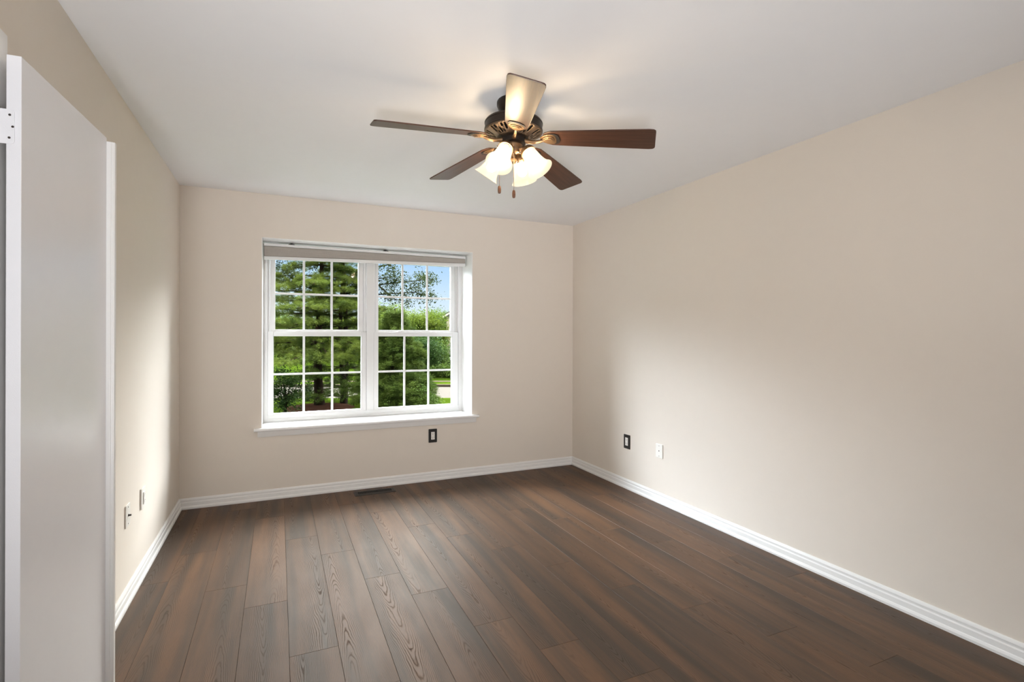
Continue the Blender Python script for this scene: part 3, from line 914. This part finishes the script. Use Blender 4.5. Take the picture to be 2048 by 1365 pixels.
def needles(centers, dirs, rng, per, length, width):
    """tufts of needles: long thin triangles fanning from each centre"""
    n = len(centers)
    c = np.repeat(centers, per, 0); d = np.repeat(dirs, per, 0)
    r = rng.normal(size=(n * per, 3)); r[:, 2] = r[:, 2] * 0.6 + 0.10
    v = d * 0.75 + r * 0.62
    v /= np.linalg.norm(v, axis=1, keepdims=True)
    L = length * rng.uniform(0.7, 1.25, (n * per, 1))
    side = np.cross(v, rng.normal(size=(n * per, 3))); side /= np.linalg.norm(side, axis=1, keepdims=True)
    c = c + rng.normal(size=c.shape) * length * 0.30
    a = c - side * width / 2; b_ = c + side * width / 2; t = c + v * L
    V = np.stack([a, b_, t], 1).reshape(-1, 3)
    F = np.arange(len(V)).reshape(-1, 3)
    return V, F

def leaves(centers, rng, per, spread, size):
    n = len(centers) * per
    c = np.repeat(centers, per, 0) + rng.normal(size=(n, 3)) * spread
    nrm = rng.normal(size=(n, 3)); nrm[:, 2] = np.abs(nrm[:, 2]) + 0.3
    nrm /= np.linalg.norm(nrm, axis=1, keepdims=True)
    u = np.cross(nrm, rng.normal(size=(n, 3))); u /= np.linalg.norm(u, axis=1, keepdims=True)
    v = np.cross(nrm, u)
    s_ = size * rng.uniform(0.6, 1.3, (n, 1))
    V = np.stack([c - u * s_, c + v * s_ * 0.48, c + u * s_, c - v * s_ * 0.48], 1).reshape(-1, 3)
    return V, np.arange(len(V)).reshape(-1, 4)

def pine(name, base, Ht, tr, crown0, spread, seed, mat, label, group=None, whorl=0.55, nb=6, per=64, droop=0.10, lean=(0, 0), bark='bark', nlen=0.17, nw=0.014, clump=16):
    rng = np.random.default_rng(seed)
    root = empty(name, base)
    wood = MB()
    N = 14
    tp = lambda f: Vector((lean[0] * f * Ht + 0.10 * math.sin(f * 7 + seed), lean[1] * f * Ht + 0.10 * math.cos(f * 5 + seed), f * Ht))
    off = tp(0); off.z = 0
    wood.tube([tp(i / N) - off - (Vector((0, 0, 0.1)) if i == 0 else Vector()) for i in range(N + 1)],
              [tr * (1.25 if i == 0 else 1.0) * (1 - 0.90 * i / N) + 0.01 for i in range(N + 1)], 10)
    cen, dr = [], []
    z = crown0; k = 0
    while z < Ht - 0.2:
        f = (z - crown0) / (Ht - crown0)
        for b_ in range(nb):
            az = 2 * PI * (b_ + 0.37 * k) / nb + rng.uniform(-0.35, 0.35)
            Lb = spread * (1 - f ** 1.4) * rng.uniform(0.65, 1.15) + 0.3
            p0 = tp(z / Ht) - off
            d = Vector((math.cos(az), math.sin(az), 0))
            up = rng.uniform(-0.02, 0.22)
            pts = []
            for s_ in range(6):
                t = s_ / 5
                pts.append(p0 + d * Lb * t + Vector((0, 0, Lb * (up * t - droop * t * t * 1.6))))
            wood.tube(pts, [tr * 0.20 * (1 - f * 0.6) * (1 - 0.85 * t / 5) + 0.006 for t in range(6)], 5)
            m = max(3, int(clump * Lb / 1.2))
            for _ in range(m):
                t = 0.22 + 0.78 * rng.random() ** 0.7
                q = p0 + d * Lb * t + Vector((0, 0, Lb * (up * t - droop * t * t * 1.6)))
                sd = d.cross(Vector((0, 0, 1))) * rng.normal() * 0.28 * Lb * (0.35 + 0.65 * (1 - t)) * 1.1
                q = q + sd + Vector((0, 0, rng.normal() * 0.07 + 0.04))
                cen.append(q); dd = (d * 0.8 + sd.normalized() * 0.6 + Vector((0, 0, 0.15))).normalized(); dr.append(dd)
        z += whorl * rng.uniform(0.8, 1.2); k += 1
    cen = np.array([tuple(c) for c in cen]); dr = np.array([tuple(c) for c in dr])
    wood.build('trunk', M[bark], root, smooth=True)
    V, F = needles(cen, dr, rng, per, nlen, nw)
    np_mesh('needle_foliage', V, F, mat, root)
    tag(root, label, 'tree', group)
    return root

def leafy(name, base, trunk, branches, seed, mat, label, group=None, cat='tree', tr=0.15, per=30, spread=0.16, size=0.06, twig=7, bark='bark2', tw=0.5):
    """broadleaf: trunk polyline plus branch polylines, all relative to base; leaves cluster along branches"""
    rng = np.random.default_rng(seed)
    root = empty(name, base); wood = MB()
    wood.tube(trunk, [tr * (1 - 0.6 * i / max(1, len(trunk) - 1)) for i in range(len(trunk))], 9)
    cen = []
    for br in branches:
        br = [Vector(p) for p in br]
        wood.tube(br, [max(0.008, tr * 0.30 * (1 - 0.85 * i / (len(br) - 1))) for i in range(len(br))], 6)
        tot = sum((br[i + 1] - br[i]).length for i in range(len(br) - 1))
        for _ in range(max(3, int(twig * tot))):
            t = rng.random() ** 0.7 * (len(br) - 1) * 0.999
            i = int(t); p = br[i].lerp(br[i + 1], t - i)
            q = p + Vector(tuple(rng.normal(size=3) * tw * np.array([1, 1, 0.7])))
            if rng.random() < 0.5: wood.tube([p, q], [0.008, 0.004], 4)
            cen.append(tuple(q))
    wood.build('trunk', M[bark], root, smooth=True)
    V, F = leaves(np.array(cen), rng, per, spread, size)
    np_mesh('leaf_foliage', V, F, mat, root)
    tag(root, label, cat, group)
    return root

def crown_branches(rng, h0, h1, rad, n):
    out = []
    for i in range(n):
        az = 2 * PI * i / n * 2.4 + rng.uniform(-.4, .4); f = i / n
        z0 = h0 * 0.6 + (h1 - h0) * 0.5 * f
        rr = rad * (0.55 + 0.5 * rng.random()) * (1 - 0.45 * f)
        z1 = h0 + (h1 - h0) * (0.15 + 0.85 * f)
        out.append([(0, 0, z0), (math.cos(az) * rr * .5, math.sin(az) * rr * .5, (z0 + z1) / 2 + .2), (math.cos(az) * rr, math.sin(az) * rr, z1)])
    return out

L_pine = leaf_mat('white_pine_needles', (0.048, 0.080, 0.012), (0.175, 0.215, 0.032), 0.9, 0.3)
L_pine2 = leaf_mat('dark_pine_needles', (0.034, 0.062, 0.011), (0.115, 0.160, 0.026), 0.8, 0.25)
L_bright = leaf_mat('bright_spring_leaves', (0.055, 0.092, 0.010), (0.155, 0.205, 0.020), 0.8, 0.4)
L_mid = leaf_mat('mid_green_leaves', (0.038, 0.075, 0.013), (0.115, 0.170, 0.028), 1.0, 0.35)
L_dark = leaf_mat('dark_green_leaves', (0.016, 0.040, 0.010), (0.050, 0.092, 0.018), 1.2, 0.3)
L_oak = leaf_mat('oak_leaves', (0.018, 0.034, 0.009), (0.060, 0.075, 0.020), 1.5, 0.25)

# two big pines in front of the street
b1 = place(640, 28.3)
pine('pine_tree', b1, 11.0, 0.26, 2.8, 4.5, 3, L_pine, 'big pine with a bare dark trunk rising from the mulch bed outside the left sashes')
tag(MB().lathe([(1.9, -0.02), (1.7, 0.05), (0.9, 0.16), (0.001, 0.18)], 28).build('mulch_bed', M['mulch']), 'brown mound of mulch around the foot of the big pine', 'mulch bed').location = (b1.x, b1.y, GZ)
b2 = place(688, 29.6)
pine('pine_tree', b2, 10.5, 0.18, 0.45, 3.0, 8, L_pine2, 'darker pine standing behind and right of the big pine, seen beside the window mullion', bark='bark2')
b3 = place(793, 25.0)
pine('pine_tree', b3, 5.3, 0.12, 0.25, 2.0, 21, L_pine2, 'dark dense pine covered in needles to the ground, outside the lower right sash', whorl=0.34, nb=8, per=90, droop=0.16, clump=20)
# broadleaf tree whose boughs show against the sky in the upper sashes
OD = 30.0
b4 = place(690, OD)
def rel(base, px, py, dist):
    p = place(px, dist); p.z = height(py, dist); return p - base
tr4 = [Vector((0, 0, -0.1)), rel(b4, 693, 700, OD), rel(b4, 690, 600, OD), rel(b4, 686, 520, OD), rel(b4, 690, 440, OD)]
br4 = []
for pts in ([(690, 590), (735, 575), (790, 566), (838, 562), (868, 560)], [(690, 580), (740, 560), (775, 556), (800, 563)],
            [(688, 560), (715, 545), (750, 535), (778, 530), (797, 545)], [(690, 600), (760, 590), (830, 585), (872, 598)],
            [(838, 562), (848, 552), (862, 562)], [(687, 540), (640, 530), (590, 538), (556, 548)], [(687, 520), (650, 500), (600, 505), (560, 520)],
            [(689, 600), (650, 590), (600, 570), (560, 566)], [(688, 500), (720, 480), (770, 500), (790, 520)], [(760, 575), (790, 600), (820, 605)]):
    br4.append([rel(b4, x, y, OD - 0.7 * i) for i, (x, y) in enumerate(pts)])
leafy('oak_tree', b4, tr4, br4, 11, L_oak, 'broadleaf tree with loose leafy boughs reaching across the sky in the upper sashes', tr=0.17, per=20, spread=0.17, size=0.065, twig=9, tw=0.24)
# dark little tree at the lower left, leafy shrub at the right pine's foot
b5 = place(570, 25.2)
rng5 = random.Random(4)
leafy('small_tree', b5, [(0, 0, -0.1), (0.05, 0, 0.9), (-0.05, 0, 1.6)],
      [[(0, 0, 0.4), (-0.45, 0.1, 1.2), (-0.9, 0.2, 1.7)], [(0, 0, 0.3), (0.25, 0, 1.0), (0.55, 0.1, 1.8)], [(0, 0, 0.5), (0.5, 0.2, 1.2), (1.1, 0.1, 1.5)],
       [(0, 0, 0.8), (-0.2, -0.2, 1.7), (-0.3, -0.2, 2.3)], [(0, 0, 0.8), (0.3, -0.2, 1.6), (0.5, -0.3, 2.2)], [(0, 0, 0.7), (-0.7, 0, 1.5), (-1.3, 0, 2.0)]],
      5, L_dark, 'small dark leafy tree with thin stems at the lower left of the window', tr=0.09, per=34, spread=0.13, size=0.055, twig=16, tw=0.26, bark='bark')
b6 = place(806, 23.5)
leafy('leafy_shrub', b6, [(0, 0, -0.1), (0.1, 0, 0.7), (0.15, 0, 1.3)],
      [[(0.1, 0, 0.6), (0.6, -0.1, 1.25), (1.1, -0.2, 1.1), (1.55, -0.4, 0.75)], [(0.1, 0, 0.9), (0.5, 0, 1.5), (1.0, -0.3, 1.5)], [(0, 0, 0.5), (0.4, 0, 0.8), (0.7, -0.1, 0.6)],
       [(0, 0, 0.5), (-0.4, 0, 0.9), (-0.7, 0, 1.0)]],
      9, L_mid, 'loose leafy shrub leaning over the lawn beside the dark dense pine', cat='shrub', tr=0.05, per=22, spread=0.10, size=0.048, twig=16, tw=0.16)

# background broadleaf trees across the street
rngb = random.Random(2)
BG = [  # column, distance, top row, crown radius, material, seed, label
    (558, 60, 628, 3.6, L_mid, 'mid green tree across the street, leftmost in the window'),
    (604, 58, 640, 3.2, L_bright, 'bright green tree across the street, behind the left edge of the big pine'),
    (655, 62, 622, 3.6, L_mid, 'mid green tree across the street, directly behind the big pine trunk'),
    (706, 60, 634, 3.2, L_bright, 'bright green tree across the street, just left of the window mullion'),
    (768, 56, 604, 3.4, L_bright, 'tall yellow green tree across the street, just right of the window mullion'),
    (812, 54, 622, 2.9, L_bright, 'bright green tree across the street in the middle of the right sash'),
    (846, 53, 618, 2.2, L_bright, 'bright green tree across the street, left of the cream house'),
    (880, 74, 618, 3.2, L_mid, 'distant green tree rising behind the gable of the cream house'),
    (838, 47, 682, 1.9, L_dark, 'low dark green maple across the street in the right lower sash'),
    (868, 49, 702, 1.1, L_mid, 'small feathery mid green tree in front of the cream house'),
]
for i, (px, ds, top, rad, mat, lab) in enumerate(BG):
    b = place(px, ds); b.z = GZ + 0.8 + (0.3 if ds > 50 else 0)
    Hh = height(top, ds) - b.z
    r_ = random.Random(40 + i)
    leafy('broadleaf_tree', b, [(0, 0, -0.4), (0.05, 0, Hh * 0.3), (0, 0, Hh * 0.7)], crown_branches(r_, Hh * 0.18, Hh * 0.92, rad, 20), 50 + i, mat, lab,
          group='broadleaf trees across the street', tr=0.16, per=110, spread=0.36, size=0.095, twig=6, tw=0.55)
# clipped hedge along the far verge, right side
rngh = np.random.default_rng(5)
hb = place(872, 45.5); root = empty('hedge', (hb.x, hb.y, GZ + 0.2))
cen = []
for k in range(260):
    l = rngh.uniform(-0.5, 5.2); v = STREET_DIR * l + STREET_N * rngh.uniform(-0.5, 0.5)
    cen.append((v.x, v.y, rngh.uniform(0.05, 0.95)))
V, F = leaves(np.array(cen), rngh, 30, 0.16, 0.10)
np_mesh('leaf_foliage', V, F, L_mid, root)
for l in range(0, 5):
    q = MB(); q.T = Matrix.Translation(STREET_DIR * l); q.tube([(0, 0, -0.2), (0.05, 0, 0.7)], [0.03, 0.01], 5)
    q.build('stem', M['bark2'], root)
tag(root, 'low green hedge on the bank across the street at the right', 'hedge')

# little white yard sign on two legs
sb = place(834, 45.0); root = empty('yard_sign', (sb.x, sb.y, GZ + 0.35))
q = MB(); q.T = Matrix.Rotation(-YAW, 4, 'Z'); q.box(-0.22, 0.22, -0.015, 0.015, 0.30, 0.62); q.build('board', M['sign'], root)
for s_ in (-0.2, 0.2):
    q = MB(); q.T = Matrix.Rotation(-YAW, 4, 'Z'); q.tube([(s_ * 0.8, 0.02, -0.3), (s_ * 0.8, 0.02, 0.5)], 0.012, 6); q.build('stake', M['bark2'], root)
tag(root, 'small white yard sign on the bank across the street', 'sign')

# cream house at the right edge
def house():
    hp = place(893, 57.0); gz = GZ + 1.0
    root = empty('house', (hp.x, hp.y, gz))
    root.rotation_euler = (0, 0, -YAW + 0.05)
    W_, D_, E_ = 9.0, 8.0, 5.2
    ridge = E_ + 2.6
    q = MB(); q.prism([(0, -0.5), (W_, -0.5), (W_, E_), (W_ / 2, ridge), (0, E_)], 0, D_, 'y'); q.build('wall', M['siding'], root)
    q = MB()
    for s_ in (0, 1):
        x0, x1 = (-0.45, W_ / 2) if s_ == 0 else (W_ + 0.45, W_ / 2)
        z0 = E_ - 0.45 * (ridge - E_) / (W_ / 2)
        q.prism([(x0, z0 + 0.02), (x1, ridge + 0.02), (x1, ridge + 0.20), (x0, z0 + 0.20)], -0.35, D_ + 0.35, 'y')
    q.build('roof', M['roofing'], root)
    q = MB()
    for s_ in (0, 1):
        x0, x1 = (-0.45, W_ / 2) if s_ == 0 else (W_ + 0.45, W_ / 2)
        z0 = E_ - 0.45 * (ridge - E_) / (W_ / 2)
        q.prism([(x0, z0 - 0.12), (x1, ridge - 0.12), (x1, ridge + 0.10), (x0, z0 + 0.10)], -0.40, -0.34, 'y')
    q.build('bargeboard', M['whitepaint'], root)
    for x, z in ((0.9, 1.0), (3.2, 1.0), (6.2, 1.0), (0.9, 3.6), (3.2, 3.6), (6.2, 3.6)):
        f = MB().box(x - 0.55, x + 0.55, -0.06, 0.02, z - 0.1, z + 1.35).build('window', M['whitepaint'], root)
        MB().box(x - 0.45, x + 0.45, -0.075, -0.05, z, z + 1.25).build('pane', M['carglass'], f)
    tag(root, 'cream sided house with a white gable edge across the street', 'house')
house()

# parked car in front of the house
def car():
    cp = place(926, 51.0); root = empty('parked_car', (cp.x, cp.y, GZ + 0.92))
    root.rotation_euler = (0, 0, -YAW + 0.1)
    q = MB(); q.prism([(-2.1, 0.30), (2.1, 0.30), (2.15, 0.65), (1.9, 0.82), (1.0, 0.90), (-1.6, 0.92), (-2.1, 0.85), (-2.15, 0.5)], -0.85, 0.85, 'y')
    q.build('body', M['carpaint'], root, bevel=0.06)
    q = MB(); q.prism([(-1.6, 0.90), (1.0, 0.88), (0.35, 1.36), (-1.1, 1.38)], -0.74, 0.74, 'y'); q.build('cabin', M['carglass'], root, bevel=0.06)
    q = MB(); q.box(-1.05, 0.3, -0.70, 0.70, 1.35, 1.42); q.build('roof', M['carpaint'], root, bevel=0.03)
    for x in (-1.3, 1.3):
        for y in (-0.78, 0.78):
            q = MB(); q.T = Matrix.Translation((x, y, 0.32)) @ Matrix.Rotation(PI / 2, 4, 'X'); q.lathe([(0.32, -0.1), (0.32, 0.1)], 20)
            q.build('wheel', M['black'], root, bevel=0.02)
    tag(root, 'pale car parked in front of the cream house across the street', 'car')
car()
